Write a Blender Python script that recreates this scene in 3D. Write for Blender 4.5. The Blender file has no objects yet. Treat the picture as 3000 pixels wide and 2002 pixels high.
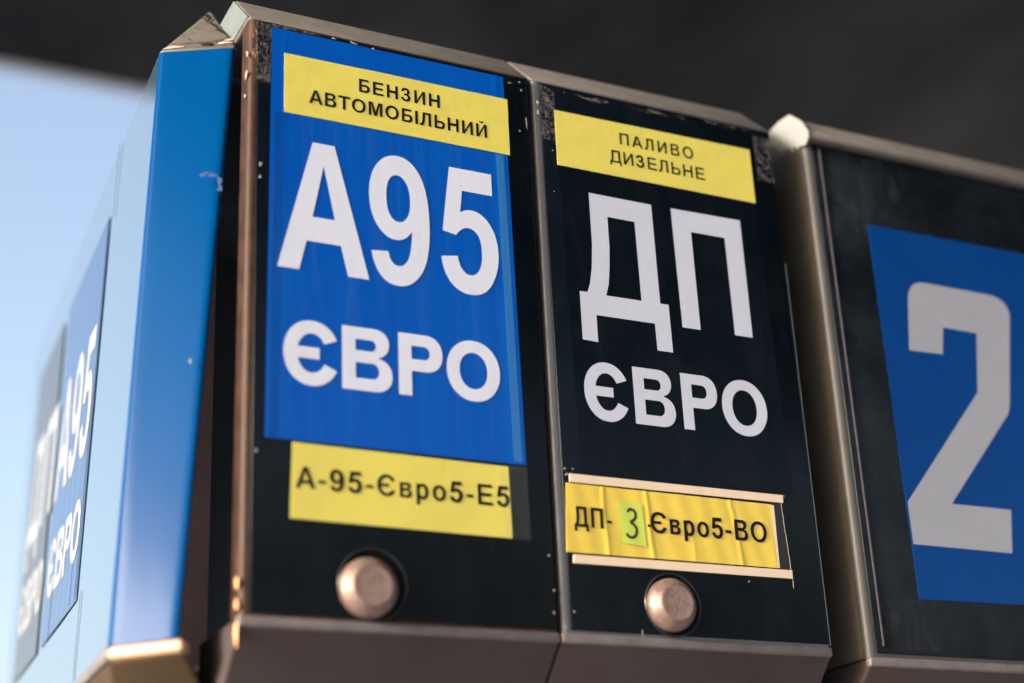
import bpy, bmesh, math, random
from mathutils import Vector, Matrix
from mathutils.geometry import tessellate_polygon

scene = bpy.context.scene
COL = scene.collection
random.seed(7)

# ------------------------------------------------------------------ camera
CAM_R = [[0.8964939, -0.4408031, -0.044625], [-0.1261823, -0.3505726, 0.9279962], [-0.4247079, -0.826312, -0.3699077]]
CAM_C = [-0.34018, -1.103534, 1.748962]
cd = bpy.data.cameras.new("camera")
cam = bpy.data.objects.new("camera", cd)
COL.objects.link(cam)
M = Matrix(CAM_R).transposed().to_4x4()
M.translation = Vector(CAM_C)
cam.matrix_world = M
cd.sensor_width = 36.0
cd.lens = 56.4
cd.clip_start = 0.05
cd.clip_end = 2000
cd.dof.use_dof = True
cd.dof.focus_distance = 1.385
cd.dof.aperture_fstop = 1.9
cd.dof.aperture_blades = 0
scene.camera = cam

# ------------------------------------------------------------------ light
SUN_EL, SUN_AZ = math.radians(13), math.radians(262)      # azimuth clockwise from +Y
w = bpy.data.worlds.new("World"); scene.world = w; w.use_nodes = True
nt = w.node_tree; nt.nodes.clear()
sky = nt.nodes.new("ShaderNodeTexSky"); sky.sky_type = 'NISHITA'; sky.sun_disc = False
sky.sun_elevation = SUN_EL; sky.sun_rotation = SUN_AZ
sky.air_density = 0.75; sky.dust_density = 5.5; sky.ozone_density = 0.0
bg = nt.nodes.new("ShaderNodeBackground"); bg.inputs[1].default_value = 0.15
wo = nt.nodes.new("ShaderNodeOutputWorld")
nt.links.new(sky.outputs[0], bg.inputs[0]); nt.links.new(bg.outputs[0], wo.inputs[0])
sd = bpy.data.lights.new("sun", 'SUN'); sd.energy = 1.5; sd.angle = math.radians(12); sd.color = (1.0, 0.94, 0.89)
sun = bpy.data.objects.new("sun", sd); COL.objects.link(sun)
sdir = Vector((math.sin(SUN_AZ) * math.cos(SUN_EL), math.cos(SUN_AZ) * math.cos(SUN_EL), math.sin(SUN_EL)))
sun.rotation_euler = sdir.to_track_quat('Z', 'Y').to_euler()
sun.location = (0, 0, 12)
scene.view_settings.view_transform = 'Standard'
scene.view_settings.look = 'None'
scene.view_settings.exposure = 1.85
scene.view_settings.gamma = 1.0
scene.cycles.max_bounces = 8
scene.cycles.transparent_max_bounces = 12

# ------------------------------------------------------------------ materials
def mat(name, col, rough=.5, metal=0., spec=.5, coat=0., noise=None, bump=None, vary_rough=0.):
    """noise=(scale, amount, second colour)  bump=(scale, strength, stretch)"""
    m = bpy.data.materials.new(name); m.use_nodes = True
    t = m.node_tree; b = t.nodes["Principled BSDF"]
    b.inputs["Base Color"].default_value = (*col, 1); b.inputs["Roughness"].default_value = rough
    b.inputs["Metallic"].default_value = metal; b.inputs["Specular IOR Level"].default_value = spec
    b.inputs["Coat Weight"].default_value = coat; b.inputs["Coat Roughness"].default_value = .06
    tc = t.nodes.new("ShaderNodeTexCoord")
    if noise:
        n = t.nodes.new("ShaderNodeTexNoise"); n.inputs["Scale"].default_value = noise[0]
        n.inputs["Detail"].default_value = 8; n.inputs["Roughness"].default_value = .65
        if len(noise) > 3:
            mp0 = t.nodes.new("ShaderNodeMapping"); mp0.inputs["Scale"].default_value = noise[3]
            t.links.new(tc.outputs["Object"], mp0.inputs[0]); t.links.new(mp0.outputs[0], n.inputs["Vector"])
        else: t.links.new(tc.outputs["Object"], n.inputs["Vector"])
        r = t.nodes.new("ShaderNodeValToRGB"); r.color_ramp.elements[0].position = .42; r.color_ramp.elements[1].position = .72
        t.links.new(n.outputs["Fac"], r.inputs[0])
        mx = t.nodes.new("ShaderNodeMix"); mx.data_type = 'RGBA'
        mul = t.nodes.new("ShaderNodeMath"); mul.operation = 'MULTIPLY'; mul.inputs[1].default_value = noise[1]
        t.links.new(r.outputs[0], mul.inputs[0]); t.links.new(mul.outputs[0], mx.inputs[0])
        mx.inputs[6].default_value = (*col, 1); mx.inputs[7].default_value = (*noise[2], 1)
        t.links.new(mx.outputs[2], b.inputs["Base Color"])
        if vary_rough:
            ma = t.nodes.new("ShaderNodeMath"); ma.operation = 'MULTIPLY_ADD'
            ma.inputs[1].default_value = vary_rough; ma.inputs[2].default_value = rough
            t.links.new(r.outputs[0], ma.inputs[0]); t.links.new(ma.outputs[0], b.inputs["Roughness"])
    if bump:
        mp = t.nodes.new("ShaderNodeMapping"); mp.inputs["Scale"].default_value = bump[2] if len(bump) > 2 else (1, 1, 1)
        t.links.new(tc.outputs["Object"], mp.inputs[0])
        n2 = t.nodes.new("ShaderNodeTexNoise"); n2.inputs["Scale"].default_value = bump[0]; n2.inputs["Detail"].default_value = 5
        t.links.new(mp.outputs[0], n2.inputs["Vector"])
        bp = t.nodes.new("ShaderNodeBump"); bp.inputs["Strength"].default_value = bump[1]; bp.inputs["Distance"].default_value = .002
        t.links.new(n2.outputs["Fac"], bp.inputs["Height"]); t.links.new(bp.outputs[0], b.inputs["Normal"])
    return m

def flecks(name, col, scale, lo, hi, alpha, stretch=(1, 1, 1), distort=0.):
    """thin residue: opaque only in noisy flecks"""
    m = bpy.data.materials.new(name); m.use_nodes = True
    t = m.node_tree; b = t.nodes["Principled BSDF"]
    b.inputs["Base Color"].default_value = (*col, 1); b.inputs["Roughness"].default_value = .8
    b.inputs["Specular IOR Level"].default_value = .2
    tc = t.nodes.new("ShaderNodeTexCoord"); mp = t.nodes.new("ShaderNodeMapping"); mp.inputs["Scale"].default_value = stretch
    n = t.nodes.new("ShaderNodeTexNoise"); n.inputs["Scale"].default_value = scale; n.inputs["Detail"].default_value = 9
    n.inputs["Roughness"].default_value = .75; n.inputs["Distortion"].default_value = distort
    r = t.nodes.new("ShaderNodeValToRGB"); r.color_ramp.elements[0].position = lo; r.color_ramp.elements[1].position = hi
    r.color_ramp.elements[1].color = (alpha, alpha, alpha, 1)
    t.links.new(tc.outputs["Object"], mp.inputs[0]); t.links.new(mp.outputs[0], n.inputs["Vector"])
    t.links.new(n.outputs["Fac"], r.inputs[0]); t.links.new(r.outputs[0], b.inputs["Alpha"])
    return m

def film(name, col, alpha, rough=.08):
    m = bpy.data.materials.new(name); m.use_nodes = True
    b = m.node_tree.nodes["Principled BSDF"]
    b.inputs["Base Color"].default_value = (*col, 1); b.inputs["Roughness"].default_value = rough
    b.inputs["Alpha"].default_value = alpha
    return m

BLACK = mat("black_gloss_panel", (.0018, .0042, .0085), .17, spec=.12, noise=(14, .5, (.005, .008, .013)), bump=(60, .012), vary_rough=.12)
BLACK3 = mat("black_dusty_panel", (.0032, .0055, .009), .22, spec=.15, noise=(9, .8, (.014, .019, .028)), bump=(60, .02), vary_rough=.2)
EDGE = mat("blue_grey_edge", (.11, .115, .135), .36, metal=.5, noise=(40, .5, (.07, .08, .10)), vary_rough=.15)
BODY = mat("dark_housing_paint", (.030, .026, .026), .34, noise=(30, .5, (.05, .036, .03)), vary_rough=.15)
COPPER = mat("brown_housing_edge", (.022, .013, .011), .42, spec=.16, noise=(60, .8, (.060, .026, .018)), vary_rough=.15)
SIDE = mat("grey_brown_side", (.075, .070, .066), .6, spec=.15, noise=(20, .6, (.05, .046, .043)))
TAUPE = mat("taupe_cover_paint", (.130, .127, .130), .55, metal=.05, noise=(28, .9, (.080, .074, .074)), bump=(160, .05), vary_rough=.15)
TAUPE_LOW = mat("taupe_lower_shaded", (.043, .035, .040), .5, metal=.0, noise=(12, .9, (.036, .020, .024)), bump=(140, .05), vary_rough=.15)  # darker than the top covers: shade of the down-facing slope painted in
SATIN = mat("satin_metal", (.056, .056, .061), .5, metal=.1, spec=.35, noise=(40, .7, (.040, .039, .042)), bump=(90, .04))
STEEL = mat("button_steel", (.27, .195, .18), .5, metal=.6, noise=(90, .8, (.17, .115, .10)), bump=(260, .25))
STEEL_FACE = mat("button_face_steel", (.245, .178, .172), .62, metal=.3, noise=(150, .9, (.16, .11, .105)), bump=(400, .35))
RUBBER = mat("black_ring", (.02, .021, .022), .3)
RECESS_SHADE = mat("recess_shade", (.0015, .002, .003), .6, spec=.1)
BLUE = mat("blue_vinyl", (.0, .066, .41), .28, spec=.2, noise=(16, .5, (.0, .098, .47), (3.5, 1, .35)), bump=(16, .05, (3, 1, .35)))
BLUE3 = mat("blue_vinyl_shaded", (.0, .036, .20), .36, spec=.15, noise=(7, .5, (.0, .050, .25)), bump=(30, .04))  # blue vinyl with the right-hand box's dimmer light mixed into its colour
BLUE_BOX = mat("blue_painted_side", (.0, .042, .165), .2, spec=.036, noise=(5, .5, (.0, .050, .19)), bump=(4, .5, (1, 1, .4)))
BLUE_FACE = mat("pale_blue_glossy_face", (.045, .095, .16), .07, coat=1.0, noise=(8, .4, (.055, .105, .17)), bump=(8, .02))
WHITE = mat("white_vinyl", (.53, .60, .79), .38, spec=.25, noise=(25, .45, (.48, .545, .72)), bump=(16, .04, (3, 1, .35)))
WHITE2 = mat("white_vinyl_dimmed", (.44, .50, .665), .38, spec=.25, noise=(25, .5, (.39, .45, .60)), bump=(16, .04, (3, 1, .35)))  # white vinyl darkened for the light falling off to the right
WHITE3 = mat("white_vinyl_shaded", (.265, .295, .385), .4, spec=.2, noise=(25, .5, (.235, .262, .345)))  # white vinyl darkened further, standing for canopy shade on the right box
YEL = mat("yellow_paper_label", (.575, .535, .115), .42, spec=.25, noise=(30, .6, (.52, .48, .13)), bump=(110, .12))
YEL2 = mat("yellow_laminated_label", (.64, .50, .060), .34, coat=.2, noise=(30, .5, (.58, .44, .055)), bump=(60, .1))
YELPALE = mat("crease_glare", (.88, .76, .32), .3)
INK = mat("black_ink", (.008, .006, .010), .5, spec=.1, noise=(120, .4, (.022, .018, .016)))
INKW = mat("marker_ink", (.02, .03, .02), .4)
GREEN = mat("green_note", (.46, .58, .09), .5, noise=(40, .3, (.41, .53, .11)))
BEIGE = mat("beige_plastic_rail", (.66, .55, .45), .4, noise=(40, .4, (.56, .45, .37)), bump=(90, .06))
CAPW = mat("white_plastic_end", (.205, .225, .245), .5, spec=.2, noise=(30, .5, (.165, .18, .195)))
CAPG = mat("grey_blue_end", (.13, .165, .19), .4, metal=.1, noise=(30, .6, (.09, .11, .125)))
SILVER = mat("silver_corner", (.115, .112, .108), .45, metal=.1, noise=(28, .9, (.070, .066, .062)), bump=(70, .12), vary_rough=.2)
SCRATCH = mat("black_scratch", (.01, .01, .011), .5)
CHIP = mat("paint_chip", (.34, .31, .29), .5)
CHIPW = mat("sunlit_chip", (.85, .40, .22), .35)  # orange sun glint put into the colour of these edge chips
DARK = mat("dark_interior", (.030, .040, .052), .6)
LIPG = mat("grey_lip_highlight", (.125, .115, .130), .5, metal=.05, noise=(45, .8, (.07, .063, .070)), bump=(150, .08))  # lighter than the slope below: the edge highlight is in the colour
UNDER = mat("underside_shaded", (.042, .031, .020), .5, spec=.2, noise=(20, .6, (.07, .042, .022)))  # underside shade painted into the left box's bottom cover
LIPM = mat("sunlit_lip_paint", (.50, .33, .22), .4, metal=.2, noise=(20, .6, (.42, .26, .17)))  # warm glow of the low sun mixed into the lip colour
GAP = mat("gap_lining", (.13, .17, .22), .7)
BROWN = mat("brown_post_paint", (.50, .33, .33), .6, noise=(20, .6, (.38, .26, .27)))
RES = flecks("tape_residue_grey", (.24, .23, .25), 170, .46, .66, .62, (1, 1, .8), 1.8)
RES2 = flecks("tape_residue_brown", (.55, .36, .28), 260, .50, .60, .8, (1, 1, .6), 1.0)
GRIME = flecks("dry_grime", (.16, .17, .19), 45, .48, .80, .16, (1, 1, .35), 1.2)
SMEAR = flecks("smeared_film", (.16, .30, .62), 22, .50, .85, .12, (4.5, 1, .25), .4)
DUST = flecks("fine_dust", (.16, .19, .24), 20, .50, .90, .045, (2.2, 1, .5), .8)
FILM = film("clear_tape", (.10, .42, .72), .22)
FILMB = film("dull_tape", (.0, .035, .22), .22, .3)
FILMD = film("clear_film", (.35, .38, .36), .05, .12)
CONC = mat("forecourt_concrete", (.30, .30, .31), .85, noise=(2.5, .6, (.24, .24, .25)), bump=(40, .2))
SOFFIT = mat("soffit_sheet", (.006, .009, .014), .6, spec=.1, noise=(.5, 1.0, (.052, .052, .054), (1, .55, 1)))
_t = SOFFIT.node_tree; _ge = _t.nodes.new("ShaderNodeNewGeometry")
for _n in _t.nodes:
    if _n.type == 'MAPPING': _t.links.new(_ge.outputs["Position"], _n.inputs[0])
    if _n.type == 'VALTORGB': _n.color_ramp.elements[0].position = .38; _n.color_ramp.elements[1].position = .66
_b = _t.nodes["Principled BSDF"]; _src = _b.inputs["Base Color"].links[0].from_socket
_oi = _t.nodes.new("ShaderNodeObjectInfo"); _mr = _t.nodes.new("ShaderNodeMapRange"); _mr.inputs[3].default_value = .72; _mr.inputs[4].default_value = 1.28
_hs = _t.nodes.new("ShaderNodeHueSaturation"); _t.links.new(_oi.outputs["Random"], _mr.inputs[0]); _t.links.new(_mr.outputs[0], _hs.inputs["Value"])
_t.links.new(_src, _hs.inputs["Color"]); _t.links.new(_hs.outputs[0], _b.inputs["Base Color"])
FASCIA = mat("fascia_white", (.6, .6, .62), .5)

# ------------------------------------------------------------------ object helpers
def link(o, parent=None):
    COL.objects.link(o)
    if parent is not None:
        o.parent = parent
        o.matrix_parent_inverse = Matrix.Identity(4)
        pl = parent; off = Vector((0, 0, 0))
        while pl is not None:
            off += pl.location; pl = pl.parent
        o.location = -off          # meshes are written in world coordinates
    return o

def mesh_obj(name, verts, faces, m, parent=None, smooth=False, label=None):
    me = bpy.data.meshes.new(name); me.from_pydata([tuple(v) for v in verts], [], faces); me.update()
    me.materials.append(m)
    bm = bmesh.new(); bm.from_mesh(me); bmesh.ops.recalc_face_normals(bm, faces=bm.faces); bm.to_mesh(me); bm.free()
    o = bpy.data.objects.new(name, me); link(o, parent)
    if smooth:
        for p in me.polygons: p.use_smooth = True
    if label: o["label"] = label
    return o

def thing(name, label, cat, loc, group=None):
    o = bpy.data.objects.new(name, None); COL.objects.link(o); o.location = loc; o.empty_display_size = .05
    o["label"] = label; o["category"] = cat
    if group: o["group"] = group
    return o

def bevel(o, width, seg=3, ang=30):
    b = o.modifiers.new("bevel", 'BEVEL'); b.width = width; b.segments = seg
    b.limit_method = 'ANGLE'; b.angle_limit = math.radians(ang); b.harden_normals = False
    for p in o.data.polygons: p.use_smooth = True
    return o

def box(name, x0, x1, y0, y1, z0, z1, m, parent=None, bev=0., label=None):
    v = [(x, y, z) for x in (x0, x1) for y in (y0, y1) for z in (z0, z1)]
    f = [(0, 1, 3, 2), (4, 6, 7, 5), (0, 4, 5, 1), (2, 3, 7, 6), (0, 2, 6, 4), (1, 5, 7, 3)]
    o = mesh_obj(name, v, f, m, parent, label=label)
    if bev: bevel(o, bev)
    return o

# a "surface frame": maps (u, v, h) mm -> world; u along the panel, v up, h out of the panel
class Frame:
    def __init__(s, o, u, v):
        s.o, s.u, s.v = Vector(o), Vector(u), Vector(v)
        s.n = s.u.cross(s.v).normalized()
    def __call__(s, u, v, h=0.):
        return s.o + s.u * (u / 1000) + s.v * (v / 1000) + s.n * (h / 1000)
FRONT = Frame((0, 0, 2.0), (1, 0, 0), (0, 0, 1))      # n = -Y, towards the viewer

def sheet(name, fr, quad, h, m, parent, thick=.25, nx=1, ny=1, disp=None, label=None):
    """thin sheet with real thickness, quad = TL TR BR BL in (u, v) mm, disp(s, t, u, v) -> mm"""
    TL, TR, BR, BL = [Vector(q) for q in quad]
    vs, fs = [], []
    for j in range(ny + 1):
        for i in range(nx + 1):
            s_, t_ = i / nx, j / ny
            p = (TL * (1 - s_) + TR * s_) * (1 - t_) + (BL * (1 - s_) + BR * s_) * t_
            d = disp(s_, t_, p.x, p.y) if disp else 0
            vs.append(fr(p.x, p.y, h + thick + d))
    W = nx + 1
    for j in range(ny):
        for i in range(nx):
            a = j * W + i; fs.append((a, a + 1, a + 1 + W, a + W))
    n0 = len(vs)
    ring = [i for i in range(W)] + [j * W + nx for j in range(1, ny + 1)] + [ny * W + i for i in range(nx - 1, -1, -1)] + [j * W for j in range(ny - 1, 0, -1)]
    for k in ring:
        i, j = k % W, k // W; s_, t_ = i / nx, j / ny
        p = (TL * (1 - s_) + TR * s_) * (1 - t_) + (BL * (1 - s_) + BR * s_) * t_
        vs.append(fr(p.x, p.y, h - .1))
    L = len(ring)
    for k in ring: vs.append(vs[k].copy())
    for k in range(L):
        fs.append((n0 + L + k, n0 + k, n0 + (k + 1) % L, n0 + L + (k + 1) % L))
    me = bpy.data.meshes.new(name); me.from_pydata([tuple(v) for v in vs], [], fs); me.update(); me.materials.append(m)
    o = bpy.data.objects.new(name, me); link(o, parent)
    if nx > 1:
        for p in me.polygons[:nx * ny]: p.use_smooth = True
    if label: o["label"] = label
    return o

def poly_obj(name, fr, polys, h, m, parent, label=None, clip=None, disp=None):
    """polys = list of [outer, hole, hole...] loops in (u, v) mm laid flat on the panel (printed letters)"""
    vs, fs = [], []
    for loops in polys:
        if disp:
            loops = [subdiv(l, 2.0) for l in loops]
        tri = tessellate_polygon([[Vector((p[0], p[1], 0)) for p in l] for l in loops])
        flat = [p for l in loops for p in l]; b0 = len(vs)
        for p in flat: vs.append(fr(p[0], p[1], h + (disp(p[0], p[1]) if disp else 0)))
        for t in tri:
            a, b, c = t
            ar = (flat[b][0] - flat[a][0]) * (flat[c][1] - flat[a][1]) - (flat[b][1] - flat[a][1]) * (flat[c][0] - flat[a][0])
            fs.append((b0 + a, b0 + b, b0 + c) if ar > 0 else (b0 + a, b0 + c, b0 + b))
    me = bpy.data.meshes.new(name); me.from_pydata([tuple(v) for v in vs], [], fs); me.update(); me.materials.append(m)
    o = bpy.data.objects.new(name, me); link(o, parent)
    if label: o["label"] = label
    return o

def subdiv(l, step):
    out = []
    for i, p in enumerate(l):
        q = l[(i + 1) % len(l)]; d = math.hypot(q[0] - p[0], q[1] - p[1]); k = max(1, int(d / step))
        for j in range(k): out.append((p[0] + (q[0] - p[0]) * j / k, p[1] + (q[1] - p[1]) * j / k))
    return out

# ------------------------------------------------------------------ lettering (own outlines, units of 1/1466 cap height)
CAP = 1466.
def qpath(pts):
    """TrueType style: (x, y) on-curve, (x, y, 0) off-curve"""
    pts = list(pts); n = len(pts)
    for i in range(n):
        a, p, c = pts[i - 1], pts[i], pts[(i + 1) % n]
        if len(a) == len(p) == len(c) == 3 and math.hypot((a[0] + c[0]) / 2 - p[0], (a[1] + c[1]) / 2 - p[1]) < 45: pts[i] = ((a[0] + c[0]) / 2, (a[1] + c[1]) / 2)
    out = []; full = []
    for i, p in enumerate(pts):
        full.append(p)
        q = pts[(i + 1) % n]
        if len(p) == 3 and len(q) == 3: full.append(((p[0] + q[0]) / 2, (p[1] + q[1]) / 2))
    while len(full[0]) == 3: full = full[1:] + full[:1]
    n = len(full); i = 0
    while i < n:
        p = full[i]; out.append((p[0], p[1]))
        q = full[(i + 1) % n]
        if len(q) == 3:
            r = full[(i + 2) % n]
            for k in range(1, 13):
                t = k / 13
                out.append(((1 - t) ** 2 * p[0] + 2 * t * (1 - t) * q[0] + t * t * r[0], (1 - t) ** 2 * p[1] + 2 * t * (1 - t) * q[1] + t * t * r[1]))
            i += 2
        else: i += 1
    return out
def arc(cx, cy, rx, ry, a0, a1, n=20, e=1.0):
    o = []
    for k in range(n + 1):
        a = math.radians(a0 + (a1 - a0) * k / n); c, s = math.cos(a), math.sin(a)
        o.append((cx + rx * math.copysign(abs(c) ** e, c), cy + ry * math.copysign(abs(s) ** e, s)))
    return o
def bowl(xl, xr, y0, y1, k=.95):
    """D shape: flat left side, round right side"""
    ry = (y1 - y0) / 2; rx = min(ry * k, (xr - xl) * .8)
    return [(xl, y0)] + arc(xr - rx, (y0 + y1) / 2, rx, ry, -90, 90, 18, .92) + [(xl, y1)]

def glyph(ch, s, b):
    """-> (advance, x0, x1, loops); s = vertical stem, b = horizontal stroke"""
    H = CAP
    R = lambda x0, y0, x1, y1: [(x0, y0), (x1, y0), (x1, y1), (x0, y1)]
    bold = s > 230
    if ch == '-': return 682, 80, 602, [[R(80, 430, 602, 430 + b)]]
    if ch == 'Н': return 1479, 150, 1329, [[[(150, 0), (150 + s, 0), (150 + s, 733 - b / 2 - 20), (1329 - s, 733 - b / 2 - 20), (1329 - s, 0), (1329, 0), (1329, H), (1329 - s, H), (1329 - s, 733 + b / 2 - 20 + 60), (150 + s, 733 + b / 2 + 40), (150 + s, H), (150, H)]]]
    if ch == 'П': return 1472, 150, 1322, [[[(150, 0), (150 + s, 0), (150 + s, H - b), (1322 - s, H - b), (1322 - s, 0), (1322, 0), (1322, H), (150, H)]]]
    if ch == 'Е': return 1366, 150, 1270, [[[(150, 0), (1270, 0), (1270, b), (150 + s, b), (150 + s, 733 - b / 2), (1190, 733 - b / 2), (1190, 733 + b / 2), (150 + s, 733 + b / 2), (150 + s, H - b), (1240, H - b), (1240, H), (150, H)]]]
    if ch == 'Т': return 1251, 40, 1211, [[[(625 - s / 2, 0), (625 + s / 2, 0), (625 + s / 2, H - b), (1211, H - b), (1211, H), (40, H), (40, H - b), (625 - s / 2, H - b)]]]
    if ch == 'І': return 569, 284 - s / 2, 284 + s / 2, [[R(284 - s / 2, 0, 284 + s / 2, H)]]
    if ch == 'А':
        k = s * 1.07; cx = 684; t = s * .56
        xl = lambda y: 0 + (cx - t) * y / H          # outer left edge
        yb, yt = 330, 330 + b * 1.02
        ap = 1190 if bold else 1290
        il = lambda y: k + (cx - k) * y / ap
        return 1369, 0, 1369, [[[(0, 0), (k, 0), (il(yb) + 8, yb), (2 * cx - il(yb) - 8, yb), (2 * cx - k, 0), (2 * cx, 0), (cx + t, H), (cx - t, H)], [(il(yt) + 10, yt), (cx, ap + 20), (2 * cx - il(yt) - 10, yt)]]]
    if ch in 'ИЙ':
        d = s * 1.18
        L = [[(150, 0), (150 + s * .97, 0), (1322 - s, H - 420 + 60), (1322 - s, 0), (1322, 0), (1322, H), (1322 - s * .97, H), (150 + s, 360), (150 + s, H), (150, H)]]
        out = [L]
        if ch == 'Й':
            o = arc(736, H + 330, 250, 230, 180, 360, 14); i = arc(736, H + 330, 250 - s * .55, 230 - b * .62, 360, 180, 14)
            out.append([o + i])
        return 1472, 150, 1322, out
    if ch == 'Л':
        o = [(20, -10)] + [(130, -22), (230, 0), (300, 70), (345, 210), (362, 480)] + [(368, H), (1190, H), (1190, 0), (1190 - s, 0), (1190 - s, H - b), (368 + s, H - b)]
        o += [(366 + s, 700), (352 + s * .9, 330), (320 + s * .8, 80), (250 + s * .55, -60 + b * 0), (160, -b * 0 - 30)]
        o = [(20, 0), (20, b * 1.0), (90, b * .92), (165, b * 1.15), (230, 380), (275, 700), (300, H), (1190, H), (1190, 0), (1190 - s, 0), (1190 - s, H - b), (300 + s * .98, H - b), (280 + s * .98, 720), (240 + s * .96, 400), (185 + s * .9, 150), (110 + s * .75, 25), (40 + s * .5, -22), (60, -20)]
        return 1344, 20, 1190, [[o]]
    if ch == 'М':
        k = s * .98; cx = 853
        return 1706, 150, 1556, [[[(150, 0), (150 + k * .95, 0), (150 + k * .95, H - 230), (cx - k * .52, 0), (cx + k * .52, 0), (1556 - k * .95, H - 230), (1556 - k * .95, 0), (1556, 0), (1556, H), (1556 - s * 1.45, H), (cx, 300 + b * .6), (150 + s * 1.45, H), (150, H)]]]
    if ch == 'О':
        return 1593, 90, 1503, [[arc(796, H / 2, 706, H / 2 + 24, 0, 357, 44, .96), arc(796, H / 2, 706 - s * 1.02, H / 2 + 24 - b * 1.02, 0, 357, 40, .96)]]
    if ch == 'Є':
        cx, cy, rx, ry = 790, H / 2, 690, H / 2 + 24
        a = 27 if bold else 24
        o = arc(cx, cy, rx, ry, a, 360 - a, 40, .96)
        i = arc(cx, cy, rx - s * 1.02, ry - b * 1.04, 360 - a - 3, 180 + 9.5, 22, .96)
        i2 = arc(cx, cy, rx - s * 1.02, ry - b * 1.04, 180 - 9.5, a + 3, 22, .96)
        bw = b * .46
        i = [p for p in i if p[1] < cy - bw - 4]; i2 = [p for p in i2 if p[1] > cy + bw + 4]
        xb = cx - rx + s * 1.02 + 6; xr = cx + 190
        return 1472, 100, 1405, [[o + i + [(xb, cy - bw), (xr, cy - bw), (xr, cy + bw), (xb, cy + bw)] + i2]]
    if ch in 'Вв':
        X = H if ch == 'В' else 1062.; x0 = 150 if ch == 'В' else 135
        xr = 1290 if ch == 'В' else 1020; xu = xr - (70 if ch == 'В' else 60)
        m = X * .535; bb = b * (1 if ch == 'В' else .9); ss = s * (1 if ch == 'В' else .95)
        lo = arc(xr - m * .5, m * .5, m * .5, m * .5, -90, 78, 16, .92)
        hu = X - m; up = arc(xu - hu * .52, m + hu * .5, hu * .52, hu * .5, -72, 90, 16, .92)
        outer = [(x0, 0)] + lo + up + [(x0, X)]
        hb = bowl(x0 + ss, xr - ss, bb, m - bb * .5, .9); ht = bowl(x0 + ss, xu - ss, m + bb * .5, X - bb, .9)
        return (1400 if ch == 'В' else 1090), x0, xr, [[outer, hb, ht]]
    if ch == 'Р':
        m = H * .40; xr = 1250
        u = bowl(150 + s, xr, m, H, .95)[1:-1]
        return 1366, 150, xr, [[[(150, 0), (150 + s, 0), (150 + s, m)] + u + [(150, H)], bowl(150 + s, xr - s, m + b, H - b, .9)]]
    if ch in 'БЬ':
        m = H * .595; xr = 1260
        u = bowl(150 + s, xr, 0, m, .95)[1:-1]
        if ch == 'Б': top = [(150 + s, m), (150 + s, H - b), (1150, H - b), (1150, H), (150, H)]
        else: top = [(150 + s, m), (150 + s, H), (150, H)]
        return 1344, 150, xr, [[[(150, 0)] + u + top, bowl(150 + s, xr - s, b, m - b, .9)]]
    if ch == 'о':
        return 1139, 70, 1069, [[arc(569, 525, 500, 561, 0, 354, 36, .96), arc(569, 525, 500 - s * .98, 561 - b * .98, 0, 354, 30, .96)]]
    if ch == 'р':
        x0 = 135; cx = x0 + 450; o = arc(cx + 5, 525, 455, 561, -142, 142, 34, .96)
        o = [p for p in o if p[0] > x0 + s + 1]
        return 1139, x0, 1045, [[[(x0, -400), (x0 + s, -400), (x0 + s, o[0][1])] + o + [(x0 + s, o[-1][1]), (x0 + s * .92, 1062), (x0, 1062)],
                arc(cx - 8, 525, 455 - s * .98, 561 - b, 0, 354, 30, .96)]]
    if ch == 'Д':
        # wide flat-footed form with a bowed left leg
        f = 320 if bold else 300
        o = [(5, -f), (5 + s * .86, -f), (5 + s * .86, 0), (1385 - s * .86, 0), (1385 - s * .86, -f), (1385, -f), (1385, b), (1385 - 130, b), (1255, H), (235, H), (235, 900), (225, 600), (195, 370), (120, b), (5, b)]
        i = [(235 + s * .98, H - b), (1255 - s, H - b), (1255 - s, b), (120 + s * .85, b), (190 + s * .95, 340), (225 + s * .98, 620)]
        return 1392, 5, 1385, [[o, i]]
    if ch == 'З':
        if bold:
            p = qpath([(60, 379), (332, 412), (345, 308, 0), (419, 253, 0), (490, 205, 0), (570, 205), (670, 205, 0), (735, 264, 0), (790, 320, 0), (790, 430), (790, 540, 0), (725, 590, 0), (670, 628, 0), (560, 628), (400, 628), (400, 860), (560, 860), (650, 866, 0), (695, 920, 0), (730, 970, 0), (730, 1050), (730, 1135, 0), (680, 1185, 0), (630, 1231, 0), (550, 1231), (470, 1231, 0), (420, 1181, 0), (368, 1131, 0), (350, 1035), (80, 1079), (110, 1230, 0), (200, 1340, 0), (330, 1490, 0), (560, 1490), (780, 1490, 0), (910, 1350, 0), (1010, 1240, 0), (1010, 1085), (1010, 880, 0), (800, 770), (930, 740, 0), (1010, 645, 0), (1080, 550, 0), (1080, 430), (1080, 240, 0), (930, 100, 0), (790, -24, 0), (569, -24), (350, -24, 0), (210, 90, 0), (80, 200, 0)])
            return 1240, 60, 1080, [[p]]
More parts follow.
